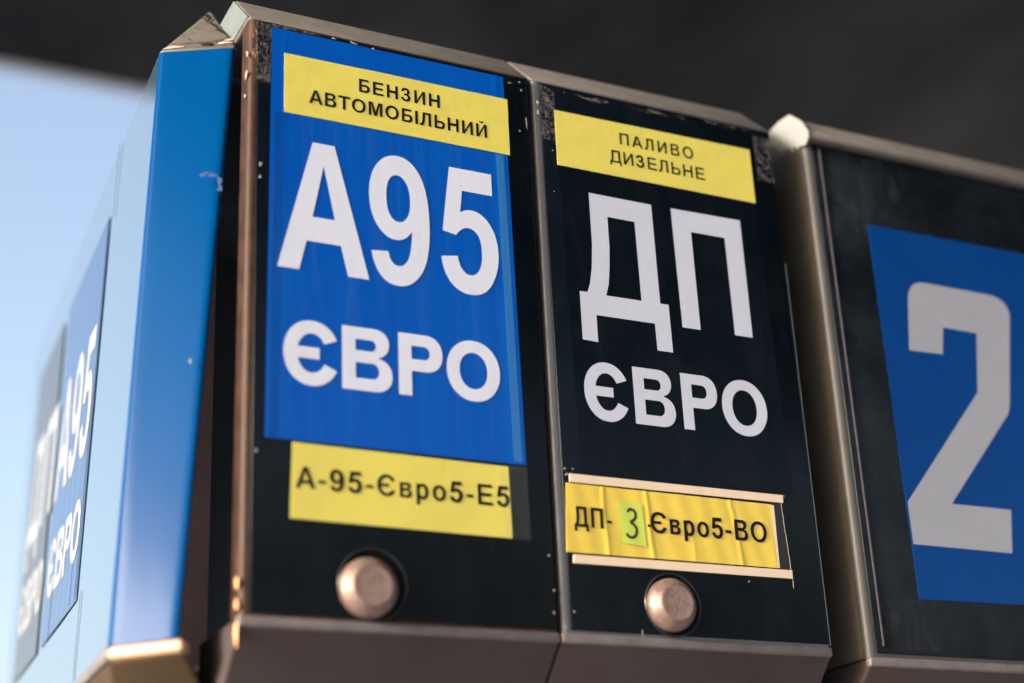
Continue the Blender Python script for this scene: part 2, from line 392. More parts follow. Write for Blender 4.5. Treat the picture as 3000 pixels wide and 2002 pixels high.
        p = qpath([(70, 387), (70 + s, 411), (290, 258, 0), (371, 190, 0), (450, b * .85, 0), (563, b * .85), (700, b * .85, 0), (790, 211, 0), (1080 - s, 299, 0), (1080 - s, 429), (1080 - s, 553, 0), (780, 633, 0), (700, 694, 0), (580, 694), (400, 694), (400, 694 + b * .95), (560, 694 + b * .95), (680, 860, 0), (740, 910, 0), (1010 - s, 980, 0), (1010 - s, 1095), (1010 - s, 1194, 0), (735, 1259, 0), (670, 1490 - b, 0), (560, 1490 - b), (444, 1490 - b, 0), (374, 1258, 0), (304, 1192, 0), (90 + s, 1060), (90, 1092), (130, 1273, 0), (250, 1380, 0), (370, 1490, 0), (560, 1490), (760, 1490, 0), (890, 1370, 0), (1010, 1260, 0), (1010, 1100), (1010, 890, 0), (810, 785), (940, 750, 0), (1010, 660, 0), (1080, 560, 0), (1080, 432), (1080, 239, 0), (930, 104, 0), (780, -25, 0), (563, -25), (356, -25, 0), (228, 90, 0), (90, 210, 0)])
        return 1237, 70, 1080, [[p]]
    if ch == '5':
        if bold: p = qpath([(91, 377), (371, 406), (383, 311, 0), (442, 255, 0), (501, 200, 0), (578, 200), (666, 200, 0), (727, 271, 0), (788, 343, 0), (788, 487), (788, 622, 0), (727, 689, 0), (667, 757, 0), (570, 757), (449, 757, 0), (353, 650), (126, 683), (269, 1466), (1006, 1466), (1006, 1199), (480, 1199), (436, 932), (530, 979, 0), (628, 979), (815, 979, 0), (945, 843, 0), (1075, 707, 0), (1075, 490), (1075, 309, 0), (970, 167, 0), (827, -27, 0), (573, -27), (370, -27, 0), (242, 82, 0), (114, 191, 0)])
        else: p = qpath([(85, 384), (78 + s, 400), (295, 262, 0), (371, 192, 0), (448, 123, 0), (556, 123), (686, 123, 0), (776, 221, 0), (1057 - s, 319, 0), (1057 - s, 481), (1057 - s, 635, 0), (779, 724, 0), (693, 813, 0), (553, 813), (466, 813, 0), (396, 773, 0), (326, 734, 0), (286, 671), (117, 693), (259, 1466), (988, 1466), (988, 1466 - b), (403, 1466 - b), (324, 880), (456, 972, 0), (601, 972), (793, 972, 0), (925, 839, 0), (1057, 706, 0), (1057, 497), (1057, 298, 0), (941, 153, 0), (800, -25, 0), (556, -25), (356, -25, 0), (229, 87, 0), (103, 199, 0)])
        return 1139, 85, 1065, [[p]]
    if ch == '9':
        if bold:
            p = qpath([(97, 335), (377, 352), (387, 280, 0), (430, 240, 0), (475, 200, 0), (540, 200), (632, 200, 0), (697, 282, 0), (761, 364, 0), (776, 623), (668, 496, 0), (508, 496), (327, 496, 0), (198, 634, 0), (69, 771, 0), (69, 989), (69, 1220, 0), (204, 1345, 0), (340, 1490, 0), (553, 1490), (781, 1490, 0), (928, 1300, 0), (1075, 1120, 0), (1075, 713), (1075, 331, 0), (922, 153, 0), (769, -26, 0), (535, -26), (354, -26, 0), (242, 70, 0), (130, 166, 0)])
            h = qpath([(754, 965), (754, 1105, 0), (690, 1181, 0), (625, 1258, 0), (542, 1258), (462, 1258, 0), (409, 1195, 0), (356, 1133, 0), (356, 991), (356, 845, 0), (413, 777, 0), (470, 709, 0), (556, 709), (639, 709, 0), (697, 774, 0), (754, 839, 0)])
        else:
            p = qpath([(112, 339), (285, 355), (307, 233, 0), (369, 178, 0), (431, 123, 0), (528, 123), (611, 123, 0), (673, 161, 0), (736, 199, 0), (776, 262, 0), (816, 326, 0), (843, 434, 0), (870, 542, 0), (870, 654), (869, 690), (815, 604, 0), (721, 550, 0), (628, 497, 0), (519, 497), (337, 497, 0), (211, 629, 0), (85, 761, 0), (85, 977), (85, 1200, 0), (216, 1336, 0), (348, 1472, 0), (546, 1472), (689, 1472, 0), (807, 1395, 0), (926, 1318, 0), (987, 1175, 0), (1049, 1033, 0), (1049, 763), (1049, 482, 0), (988, 315, 0), (927, 149, 0), (806, 62, 0), (686, -25, 0), (524, -25), (352, -25, 0), (243, 70, 0), (134, 166, 0)])
            h = qpath([(849, 986), (849, 1141, 0), (766, 1232, 0), (684, 1323, 0), (568, 1323), (448, 1323, 0), (359, 1225, 0), (270, 1127, 0), (270, 971), (270, 831, 0), (354, 743, 0), (439, 656, 0), (563, 656), (688, 656, 0), (768, 743, 0), (849, 831, 0)])
        return 1139, 75, 1072, [[p, h]]
    if ch == ' ': return 569, 0, 569, []
    raise ValueError(ch)

def place(loops, sx, sy, ox, oy):
    return [[(ox + x * sx, oy + y * sy) for x, y in l] for l in loops]

def fit(ch, x0, x1, y0, cap, s, b):
    """one letter fitted to a measured box; s, b in mm"""
    g = glyph(ch, 300, 250); sx = (x1 - x0) / (g[2] - g[1]); sy = cap / CAP
    adv, a, c, L = glyph(ch, s / sx, b / sy)
    sx = (x1 - x0) / (c - a)
    return [place(l, sx, sy, x0 - a * sx, y0) for l in L]

def line(txt, x0, x1, y0, cap, s, b, widen=1.0):
    """a line of text of given cap height spread between x0 and x1"""
    sy = cap / CAP; sx = sy * widen
    gs = [glyph(c, s / sx, b / sy) for c in txt]
    nat = sum(g[0] for g in gs) * sx - gs[0][1] * sx - (gs[-1][0] - gs[-1][2]) * sx
    sp = (x1 - x0 - nat) / max(1, len(txt) - 1)
    x = x0 - gs[0][1] * sx; out = []
    for g in gs:
        out += [place(l, sx, sy, x, y0) for l in g[3]]; x += g[0] * sx + sp
    return out

# ------------------------------------------------------------------ housings
def plan_housing(name, x0, x1, z0, z1, depth, rl, rr, m, parent, y=0.):
    """upright box whose two front vertical edges are rounded"""
    pts = [(x0, y + depth)]
    pts += [(x0 + rl - rl * math.cos(math.radians(a)), y + rl - rl * math.sin(math.radians(a))) for a in range(0, 91, 10)]
    pts += [(x1 - rr + rr * math.sin(math.radians(a)), y + rr - rr * math.cos(math.radians(a))) for a in range(0, 91, 10)]
    pts += [(x1, y + depth)]
    n = len(pts)
    v = [(p[0], p[1], z0) for p in pts] + [(p[0], p[1], z1) for p in pts]
    f = [tuple(range(n - 1, -1, -1)), tuple(range(n, 2 * n))] + [(i, (i + 1) % n, n + (i + 1) % n, n + i) for i in range(n)]
    o = mesh_obj(name, v, f, m, parent)
    for p in o.data.polygons: p.use_smooth = len(p.vertices) == 4
    es = o.modifiers.new("edge_split", 'EDGE_SPLIT'); es.split_angle = math.radians(40)
    return o

def cover(name, x0, x1, prof, m, parent, bev=.0035, inset=0., label=None):
    """prism along X with the (y, z) profile"""
    n = len(prof)
    v = [(x0, p[0], p[1]) for p in prof] + [(x1, p[0], p[1]) for p in prof]
    f = [tuple(range(n)), tuple(range(2 * n - 1, n - 1, -1))] + [(i, (i + 1) % n, n + (i + 1) % n, n + i) for i in range(n)]
    o = mesh_obj(name, v, f, m, parent, label=label)
    bevel(o, bev, 4)
    return o

def specks(name, fr, pts, m, parent, h=0., label=None, hf=.45):
    """little raised chips of paint or dirt: (u, v, ru, rv, angle)"""
    vs, fs = [], []
    for (u, v, ru, rv, a) in pts:
        k = 9; b0 = len(vs); vs.append(fr(u, v, h + min(ru, rv) * hf))
        ph = random.random() * 6
        for i in range(k):
            t = 2 * math.pi * i / k; r = 1 + .28 * math.sin(3 * t + ph)
            x, y = ru * math.cos(t) * r, rv * math.sin(t) * r
            vs.append(fr(u + x * math.cos(a) - y * math.sin(a), v + x * math.sin(a) + y * math.cos(a), h))
        for i in range(k): fs.append((b0, b0 + 1 + i, b0 + 1 + (i + 1) % k))
    o = mesh_obj(name, vs, fs, m, parent, smooth=True, label=label); o["kind"] = "stuff"
    return o

def revolve(name, cx, cz, prof, m, parent, y0=0., seg=48, label=None, tilt=(0, 0)):
    """profile [(r, y)] about an axis along Y through (cx, cz)"""
    vs, fs = [], []
    for r, y in prof:
        for i in range(seg):
            a = 2 * math.pi * i / seg
            vs.append((cx + r * math.cos(a) + tilt[0] * y, y0 + y, cz + r * math.sin(a) + tilt[1] * y))
    for j in range(len(prof) - 1):
        for i in range(seg):
            a = j * seg + i; b = j * seg + (i + 1) % seg; fs.append((a, b, b + seg, a + seg))
    if prof[0][0] < 1e-6 or True:
        pass
    o = mesh_obj(name, vs, fs, m, parent, smooth=True, label=label)
    return o

def push_button(cx, cz, k, rx, rz, rr, parent):
    """dark ring with a domed conical metal cap standing about 15 mm proud, a little off the ring's centre"""
    t = bpy.data.objects.new("push_button", None); link(t, parent); t.location = Vector((cx, 0, cz)) - parent.location
    revolve("button_ring", rx, rz, [(rr * .955, -.0016), (rr * .965, -.0026), (rr * .985, -.0030), (rr * 1.0, -.0026), (rr * 1.01, -.0012)], RUBBER, t)
    revolve("recess_shade_disc", rx, rz, [(.0001, -.00185), (rr * .965, -.00185)], RECESS_SHADE, t)  # flat black disc whose colour supplies the shade of a recess
    revolve("button_cap", cx, cz, [(k * .97, -.0012), (k, -.0022), (k, -.0062), (k * .985, -.0080), (k * .93, -.0104), (k * .72, -.0148), (k * .68, -.0155), (k * .645, -.0157)], STEEL, t)
    revolve("button_face", cx, cz, [(k * .645, -.0157), (k * .60, -.0156), (k * .3, -.0154), (.0001, -.0154)], STEEL_FACE, t)
    return t

BEV = .045
TOPP = lambda z: [(0, z), (BEV, z + BEV), (.10, z + BEV), (.10, z)]
BOTP = lambda z: [(0, z), (.10, z), (.10, z - .078), (.068, z - .078), (.0035, z - .0095), (0, z - .0065)]

def module(name, label, x0, x1, z0=2.0, z1=2.502, rl=.0065, rr=.004, body=BODY, deep=.10, top=None):
    t = thing(name, label, "fuel sign", ((x0 + x1) / 2, .05, z0 - .07), "fuel grade signs on the dispenser head")
    plan_housing("housing", x0, x1, z0 + .0005, z1 - .0005, deep, rl, rr, body, t)
    if deep < .10: box("inner_case", x0 + .034, x1 - .03, deep, .0995, z0 + .001, z1 - .001, GAP, t)
    cover("top_cover", x0 - .001, x1 + .001, top or TOPP(z1), TAUPE, t)
    o = box("lip", x0 - .0012, x1 + .0004, -.0018, .006, z0 - .0075, z0 + .001, LIPG, t); bevel(o, .0022, 3)
    cover("bottom_cover", x0 - .001, x1 + .001, BOTP(z0), TAUPE_LOW, t, bev=.0045)
    return t

# --- module with the blue A95 sticker
m1 = module("fuel_sign", "front sign box with the large blue sticker reading A95 between two yellow labels", -.0030, .2562, body=COPPER, deep=.020)
box("front_panel", .0040, .2535, -.0015, .004, 2.0035, 2.4995, BLACK, m1, .0008)
H0 = 1.5
def crease1(s_, t_, u, v):
    d = .22 * math.exp(-((u - 27) / 1.3) ** 2) + .35 * math.exp(-((u - 222) / 2.2) ** 2)
    return d
def c1(u, v): return crease1(0, 0, u, v)
s1 = sheet("blue_sticker", FRONT, [(15.8, 496.2), (229.8, 496.5), (233.7, 135.2), (14.0, 136.3)], H0, BLUE, m1, .25, 90, 30, crease1)
a95 = []
a95 += fit('А', 22.0, 99.6, 278.4, 115.9, 16.9, 21.5)
a95 += fit('9', 100.6, 153.8, 279.0, 115.4, 14.5, 20)
a95 += fit('5', 163.6, 216.6, 281.0, 114.5, 14.5, 20)
poly_obj("lettering", FRONT, a95, H0 + .6, WHITE, s1, disp=c1)
evro = fit('Є', 27.6, 71.5, 182.3, 52.6, 11.2, 10.4) + fit('В', 75.8, 118.2, 182.6, 53.2, 11.3, 10.2) + fit('Р', 123.6, 162.1, 183.4, 53.0, 11.3, 10.2) + fit('О', 165.6, 213.4, 185.6, 51.2, 11.2, 10.4)
poly_obj("lettering", FRONT, evro, H0 + .6, WHITE, s1, disp=c1)
y1 = sheet("yellow_label", FRONT, [(26.4, 473.6), (232.7, 474.1), (232.7, 418.2), (26.6, 417.7)], H0 + .45, YEL, m1, .3, 50, 14,
           lambda s_, t_, u, v: .12 * math.sin(u * .13) * math.sin(v * .2) + (.5 * (1 - t_) ** 6 * math.exp(-((s_ - .45) / .15) ** 2)))
lt = line('БЕНЗИН', 92.3, 166.7, 450.9, 12.7, 2.45, 2.05, 1.0) + line('АВТОМОБІЛЬНИЙ', 47.8, 211.0, 430.6, 12.9, 2.45, 2.05, 1.0)
poly_obj("lettering", FRONT, lt, H0 + 1.0, INK, y1)
y2 = sheet("yellow_label", FRONT, [(35.6, 134.5), (217.3, 132.6), (218.2, 73.4), (34.0, 75.0)], H0, YEL, m1, .3, 30, 8,
           lambda s_, t_, u, v: .15 * math.sin(u * .06))
lt = line('А-95-Євро5-Е5', 38.2, 216.6, 98.8, 17.0, 2.9, 2.5, .98)
poly_obj("lettering", FRONT, lt, H0 + .62, INK, y2)
sheet("clear_tape", FRONT, [(219.0, 417), (226.0, 417), (229.6, 137), (222.5, 137)], H0 + .95, FILM, m1, .08)
sheet("clear_tape", FRONT, [(209.5, 133.5), (233.5, 133.5), (234.5, 73), (210.5, 73)], H0 + .75, FILMD, m1, .08)
sheet("tape_residue", FRONT, [(1.5, 499), (15.5, 498), (14.6, 441), (1.5, 441)], H0 + .12, RES, m1, .05)
sheet("tape_residue", FRONT, [(-1.0, 499.4), (3.4, 499.4), (3.4, 463), (-1.4, 463)], H0 + .25, RES2, m1, .05)
sheet("tape_residue", FRONT, [(15.6, 499.4), (58, 499.4), (58, 497.2), (15.6, 497.2)], H0 + .12, RES, m1, .05)
sheet("tape_residue", FRONT, [(219, 133), (234, 134), (234, 78), (219, 76)], H0 + .15, GRIME, m1, .05)
specks("paint_chip", FRONT, [(70, 498.3, 2.0, .8, -.1), (88, 498, 3.6, .8, -.2), (106, 496.6, 1.3, 1.1, 0), (43, 507, 1, .5, 0),
    (246, 495, 1.2, .8, 0), (247.5, 487, .9, 1.0, .4), (244, 445, .8, .9, 0), (236, 492, 2.0, .5, .2), (7.5, 366, 1.2, 2.1, -.2), (7.2, 354.5, 1.1, 1.4, -.2),
    (251, 455, .5, 6, .05), (7.5, 125, 1.0, 1.3, 0), (250, 62, .9, 1.0, 0), (252, 16, 1.0, .9, 0), (253, 34, .9, .9, 0)], CHIP, m1, H0 + .1)
specks("paint_chip", Frame((-.0030, 0, 2.0), (0, -1, 0), (0, 0, 1)), [(-3, 25, 3.2, 4.8, .1), (-3, 9, 3, 4.2, .3), (-3.5, 449, 1.6, 4.0, -.5), (-6, 430, 1, 1.8, 0), (-2, 468, 1.2, 3, .3), (-2.5, -12, 3.6, 9.5, .05)],
       CHIPW, m1, 1.3, "chips in the edge with orange sunlight painted into them")
sheet("clear_tape", FRONT, [(18.5, 417), (26.5, 417), (25.0, 137), (17.0, 137)], H0 + .5, FILMB, m1, .08)
sheet("smear", FRONT, [(17, 416), (231, 416), (232, 137), (15, 137)], H0 + 1.06, SMEAR, m1, .04)
sheet("dust_film", FRONT, [(4.5, 498.5), (253, 498.5), (253, 4), (4.5, 4)], .05 + 1.5 - .03, DUST, m1, .02)
push_button(.0945, 2.0253, .0230, .0992, 2.0289, .0279, m1)

# --- module with the white on black diesel lettering
m2 = module("fuel_sign", "black sign box with green note and handwritten 3 on its lower yellow label", .2592, .5190, rl=.0062, body=EDGE, deep=.03)
box("front_panel", .2665, .5165, -.0015, .004, 2.0035, 2.4995, BLACK, m2, .0008)
def c2(u, v):
    return .22 * math.exp(-((u - 479 - .05 * (v - 250)) / 2.0) ** 2) * (v < 420)
s2 = sheet("black_sticker", FRONT, [(281.0, 417.5), (490.6, 417.9), (496.0, 134.5), (284.0, 134.0)], H0, BLACK, m2, .25, 80, 24, lambda s_, t_, u, v: c2(u, v))
def fit_poly(loops): return [loops]
D_ = [[(293.8, 298.4), (293.7, 253.3), (308.9, 252.7), (308.8, 277.9), (367.5, 278.2), (367.9, 253.0), (383.8, 253.0), (383.4, 298.5), (374.8, 298.3), (374.0, 395.5), (309.5, 395.9), (309.4, 345), (307.4, 322), (304.6, 307), (301.4, 298.4)],
      [(327.0, 375.1), (354.9, 374.9), (355.6, 298.2), (320.1, 298.0), (323.4, 309), (325.5, 326), (326.9, 345)]]
P_ = [[(394.7, 395.8), (470.3, 396.6), (470.6, 278.9), (451.5, 278.9), (450.9, 375.4), (414.5, 375.3), (415.0, 278.8), (396.0, 278.7)]]
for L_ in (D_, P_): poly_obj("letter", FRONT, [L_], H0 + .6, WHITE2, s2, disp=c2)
evro = fit('Є', 292.0, 333.8, 182.2, 51.6, 10.6, 9.4) + fit('В', 340.4, 381.2, 182.6, 52.0, 10.8, 9.4) + fit('Р', 388.7, 425.6, 183.1, 51.7, 10.8, 9.4) + fit('О', 430.0, 477.3, 184.2, 50.8, 10.6, 9.4)
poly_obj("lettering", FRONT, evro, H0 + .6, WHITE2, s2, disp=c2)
y3 = sheet("yellow_label", FRONT, [(279.8, 473.7), (490.1, 475.0), (490.6, 418.2), (279.8, 418.1)], H0 + .45, YEL, m2, .3, 50, 14,
           lambda s_, t_, u, v: .10 * math.sin(u * .07) * math.sin(v * .2))
lt = line('ПАЛИВО', 345.9, 425.0, 451.9, 12.0, 2.0, 1.75, 1.0) + line('ДИЗЕЛЬНЕ', 334.2, 435.5, 431.8, 12.6, 2.0, 1.75, 1.0)
poly_obj("lettering", FRONT, lt, H0 + .98, INK, y3)
# price-rail style holder with the creased paper slip
hold = bpy.data.objects.new("label_holder", None); link(hold, m2); hold.location = Vector((.378, 0, 2.095)) - m2.location
sheet("rail", FRONT, [(272.8, 132.0), (484.0, 132.2), (483.6, 125.2), (272.6, 124.9)], H0, BEIGE, hold, 1.3)
sheet("rail", FRONT, [(272.1, 64.3), (485.2, 65.4), (484.8, 58.0), (271.6, 57.2)], H0, BEIGE, hold, 1.3)
sheet("clear_sleeve", FRONT, [(470.5, 125.0), (481.5, 125.0), (484.6, 65.4), (470.0, 65.4)], H0 + .3, FILMD, hold, .3)
specks("torn_film_edge", FRONT, [(481.6 + .05 * (125 - z) + random.uniform(-.25, .25), z, .3, 2.6, .05) for z in range(52, 132, 4)], BEIGE, hold, H0 + .6)
CR = [(303.5, 0.6, 1.7), (345.5, 1.2, 1.9), (432.0, 2.6, 1.5), (386, 1.0, .7)]
def cp(u, v):
    t = (125 - v) / 60.; d = 0
    for (uc, sl, a) in CR:
        k = a * (1 if uc != 386 else max(0, min(1, (t - .55) * 4)))
        d += k * .38 * math.exp(-((u - uc - sl * (t * 2 - 1) * 1.6 - .6 * math.sin(t * 7 + uc)) / 1.7) ** 2)
    return d + .25 * math.sin(u * .05 + 1) + .12 * math.sin(u * .31 + v * .09)
slip = sheet("paper_slip", FRONT, [(268.8, 123.8), (470.8, 122.9), (469.9, 66.6), (265.8, 66.0)], H0 + .6, YEL2, m2, .3, 130, 16, lambda s_, t_, u, v: cp(u, v))
sheet("slip_edge", FRONT, [(471.0, 122.0), (473.6, 122.4), (472.9, 66.8), (470.2, 66.6)], H0 + .5, BEIGE, m2, .3)
lt = line('ДП-', 274.2, 309.5, 87.6, 17.0, 2.8, 2.3, .82)
poly_obj("lettering", FRONT, lt, H0 + 1.5, INK, slip, disp=cp)
lt = line('-', 343.3, 346.5, 87.6, 16.5, 2.5, 2.2, .5) + line('Євро5-ВО', 346.5, 462.6, 88.0, 18.0, 3.2, 2.6, .95)
poly_obj("lettering", FRONT, lt, H0 + 1.5, INK, slip, disp=cp)
note = sheet("green_note", FRONT, [(316.6, 112.9), (339.4, 112.0), (340.9, 75.4), (317.3, 76.8)], H0 + 1.35, GREEN, m2, .1, 16, 8, lambda s_, t_, u, v: cp(u, v) * .8)
def stroke(pts, wd):
    L, Rr = [], []
    for i, p in enumerate(pts):
        a = pts[max(0, i - 1)]; b = pts[min(len(pts) - 1, i + 1)]
        dx, dy = b[0] - a[0], b[1] - a[1]; l = math.hypot(dx, dy); nx, ny = -dy / l, dx / l
        w_ = wd * (.75 if i in (0, len(pts) - 1) else 1)
        L.append((p[0] + nx * w_, p[1] + ny * w_)); Rr.append((p[0] - nx * w_, p[1] - ny * w_))
    return L + Rr[::-1]
up = [(324.6, 103.6), (326.0, 105.6), (328.6, 106.4), (331.2, 105.4), (332.6, 102.8), (332.4, 99.8), (330.4, 97.2), (327.8, 95.7), (326.6, 95.2)]
dn = [(327.0, 94.6), (330.0, 93.6), (332.3, 90.8), (332.6, 87.2), (331.0, 84.0), (328.2, 82.2), (325.2, 82.4), (323.0, 84.2), (322.2, 85.4)]
poly_obj("handwriting", FRONT, [[stroke(up, 1.3)]], H0 + 1.62, INKW, note, disp=lambda u, v: cp(u, v) * .8)
poly_obj("handwriting", FRONT, [[stroke(dn, 1.3)]], H0 + 1.63, INKW, note, disp=lambda u, v: cp(u, v) * .8)
sheet("tape_residue", FRONT, [(266.5, 498), (280.5, 494), (280.5, 442), (266.0, 442)], H0 + .12, RES, m2, .05)
sheet("tape_residue", FRONT, [(281, 494.5), (500, 499.0), (500, 493.8), (281, 490.5)], H0 + .12, flecks("tape_residue_line", (.36, .28, .29), 150, .54, .66, .7, (.35, 1, 1.6), .8), m2, .05)
sheet("tape_residue", FRONT, [(496.5, 492), (515.5, 492), (516.0, 444), (497.5, 444)], H0 + .12, RES, m2, .05)
specks("paint_chip", FRONT, [(269.0, 136.2, .9, .9, 0), (276.6, 136.6, .8, .8, 0), (270.5, 131.4, 1.8, .9, .3), (270, 18, 1, 1, 0), (262, 5, 1, 1, 0), (486.0, 131.5, .5, 1.4, 0), (331.5, 4, .5, 3.4, 0),
    (276, 432, .7, .6, 0), (275, 391, .6, .5, 0), (263.6, 478, 1.5, 2.2, 0), (263.4, 468, 1.2, 2.6, 0), (352, 6.5, 1.6, .9, .5), (383, 142, .5, .5, 0), (440, 53, 1.2, .6, .8)], CHIP, m2, H0 + .1)
sheet("smear", FRONT, [(283, 416), (490, 416), (494, 137), (285, 137)], H0 + 1.06, DUST, m2, .04)
sheet("dust_film", FRONT, [(267, 498.5), (516, 498.5), (516, 4), (267, 4)], .05 + 1.5 - .03, DUST, m2, .02)
box("edge_highlight", .5172, .5176, -.0021, -.0014, 2.002, 2.36, mat("blue_grey_highlight", (.035, .055, .075), .4), m2)  # slim strip added and coloured as the highlight along this edge
push_button(.3587, 2.0274, .0220, .3622, 2.0285, .0264, m2)

# --- module with the figure 2, cut by the right edge of the picture
m3 = module("fuel_sign", "sign box beyond the gap at right, its blue sticker bearing one big white figure 2", .5592, .9000, 1.994, 2.5, rl=.0058, body=SATIN, top=[(-.010, 2.4985), (-.010, 2.506), (.022, 2.5375), (.10, 2.5375), (.10, 2.4985)])
box("side_skin", .5585, .5592, .0076, .0995, 1.996, 2.506, SIDE, m3)
box("front_panel", .5668, .8960, -.0012, .004, 1.9985, 2.5005, BLACK3, m3, .0008)
box("inner_edge", .5738, .5750, -.0028, -.0012, 2.0045, 2.4945, mat("purple_grey_bead", (.045, .042, .052), .45), m3)
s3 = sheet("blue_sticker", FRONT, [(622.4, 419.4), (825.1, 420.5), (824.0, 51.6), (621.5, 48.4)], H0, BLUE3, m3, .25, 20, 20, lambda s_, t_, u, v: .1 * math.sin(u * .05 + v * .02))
sheet("grime", FRONT, [(577, 48), (640, 48), (640, 3), (577, 3)], 1.3, GRIME, m3, .04)
sheet("grime", FRONT, [(577, 492), (700, 492), (620, 400), (577, 400)], 1.3, GRIME, m3, .04)
def rc(p, q, r, n=6):
    return [((1 - t) ** 2 * p[0] + 2 * t * (1 - t) * q[0] + t * t * r[0], (1 - t) ** 2 * p[1] + 2 * t * (1 - t) * q[1] + t * t * r[1]) for t in [k / n for k in range(n + 1)]]
two = [(651.6, 291.0)] + rc((659.0, 343.0), (662.0, 366.6), (683.5, 366.1)) + rc((764.0, 365.8), (787.5, 365.2), (788.7, 347.5)) + rc((771.0, 262.0), (769.4, 250.0), (764.5, 239.5))
two += [(675.9, 141.2), (747.6, 141.4), (740.0, 98.8), (623.3, 99.0), (623.5, 138.6), (729.4, 257.5), (740.5, 320.8), (698.4, 321.1), (692.7, 292.4)]
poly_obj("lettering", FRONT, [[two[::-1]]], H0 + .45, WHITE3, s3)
capv = [(.0537, 2.5346), (.0334, 2.5382), (.0149, 2.5365), (-.0013, 2.5215), (-.0108, 2.5055), (-.0105, 2.4985), (-.004, 2.4925), (.004, 2.4958), (.0065, 2.4935), (.012, 2.4985), (.0175, 2.4950), (.021, 2.5015), (.0277, 2.5045), (.033, 2.5030), (.0408, 2.5090), (.0497, 2.5203)]
k = len(capv)
mesh_obj("end_cap", [(.5565, p[0], p[1]) for p in capv] + [(.5579, p[0], p[1]) for p in capv], [tuple(range(k)), tuple(range(2 * k - 1, k - 1, -1))] + [(i, (i + 1) % k, k + (i + 1) % k, k + i) for i in range(k)], CAPW, m3)
LIP3 = Frame((0, 0, 1.994), (1, 0, 0), (0, 0, 1))
specks("paint_chip", LIP3, [(x_, -1.2 + random.uniform(-.6, .6), a_, 1.5, .05) for x_, a_ in ((588, 3.5), (603, 1.5), (610, 2), (622, 6), (640, 5), (655, 2), (668, 8), (690, 4), (712, 6), (735, 5))], CHIP, m3, -1.2)
specks("paint_chip", Frame((0, -.010, 2.502), (1, 0, 0), (0, 0, 1)), [(580 + i * 11 + random.uniform(-4, 4), 2.0, random.uniform(2, 5), .6, .0) for i in range(22)], CHIP, m3, -.2)
mesh_obj("end_cap", [(-.0045, .003, 2.5045), (-.0045, .0445, 2.545), (-.0045, .0985, 2.545), (-.0045, .0985, 2.5045), (-.0035, .003, 2.5045), (-.0035, .0445, 2.545), (-.0035, .0985, 2.545), (-.0035, .0985, 2.5045)],
         [(0, 1, 2, 3), (7, 6, 5, 4), (0, 4, 5, 1), (1, 5, 6, 2), (2, 6, 7, 3), (3, 7, 4, 0)], CAPG, m1)

# --- the box round the corner: blue side face, pale reflecting front with two stickers
P1 = Vector((-.0610, .0658, 2.4928)); DD = Vector((.05, 1, 0)).normalized(); LV = Vector((.03, 0, 1))
def fpt(s_, z_): return P1 + DD * (s_ / 1000) + LV * ((z_ / 1000 + 2.0) - P1.z)
LFACE = Frame(P1 + LV * (2.0 - P1.z) + DD * .0, -DD, LV)     # u negative = farther; n towards -X
m4 = thing("fuel_sign", "blue-sided sign box turned left, its pale glossy face seen almost edge-on", "fuel sign", (-.05, .3, 1.95), "fuel grade signs on the dispenser head")
P4 = Vector((-0.0783, .074, 1.9890)); P5 = fpt(722, 491); P6 = fpt(675, -8)
P2 = Vector((-.0040, .030, 2.4900)); P3 = Vector((-.0360, .030, 1.9890))
def lerp(a, b, t): return a * (1 - t) + b * t
# pale face sheet + blue side face as one folded, softly rounded skin
def skin():
    cols = []
    nb = 14
    for j in range(nb + 1):
        t = j / nb
        pf_t, pf_b = lerp(P5, P1, t), lerp(P6, P4, t); cols.append((pf_t, pf_b))
    return cols
rows = 24
pathT = [P5, lerp(P5, P1, .5), lerp(P5, P1, .9)] ; pathB = [P6, lerp(P6, P4, .5), lerp(P6, P4, .9)]
R_ = .004
def corner(pa, pc, pb, r, n=6):
    a = pc + (pa - pc).normalized() * r; b = pc + (pb - pc).normalized() * r
    return [(1 - t) ** 2 * a + 2 * t * (1 - t) * pc + t * t * b for t in [k / n for k in range(n + 1)]]
PB_T, PB_B = P2 + Vector((.001, .05, 0)), P3 + Vector((.001, .05, 0))
fT = [P5] + [lerp(P5, P1, t) for t in (.3, .6, .85, .95)] + [corner(P5, P1, P2, R_)[0]]
P4f = fpt(23, -8)
fB = [P6] + [lerp(P6, P4f, t) for t in (.3, .6)] + [lerp(P6, P4f, .85) * .5 + lerp(P6, P4, .85) * .5, lerp(P6, P4, .95)] + [corner(P6, P4, P3, R_)[0]]
def patch(name, top, bot, m, parent, rows=24, label=None):
    vs, fs = [], []
    for j in range(rows + 1):
        t = j / rows
        for a, b in zip(top, bot): vs.append(lerp(a, b, t))
    W = len(top)
    for j in range(rows):
        for i in range(W - 1):
            a = j * W + i; fs.append((a, a + 1, a + 1 + W, a + W))
    o = mesh_obj(name, vs, fs, m, parent, smooth=True, label=label)
    so = o.modifiers.new("thickness", 'SOLIDIFY'); so.thickness = .0012; so.offset = -1
    es = o.modifiers.new('edge_split', 'EDGE_SPLIT'); es.split_angle = math.radians(45)
    return o
patch("pale_face", fT, fB, BLUE_FACE, m4, label="glossy face washed pale by the sky")
sT = corner(P5, P1, P2, R_) + [lerp(P1, P2, t) for t in (.2, .4, .6, .8)] + corner(P1, P2, PB_T, .010) + [PB_T]
sB = corner(P6, P4, P3, R_) + [lerp(P4, P3, t) for t in (.2, .4, .6, .8)] + corner(P4, P3, PB_B, .010) + [PB_B]
patch("blue_side", sT, sB, BLUE_BOX, m4, label="glossy blue side")
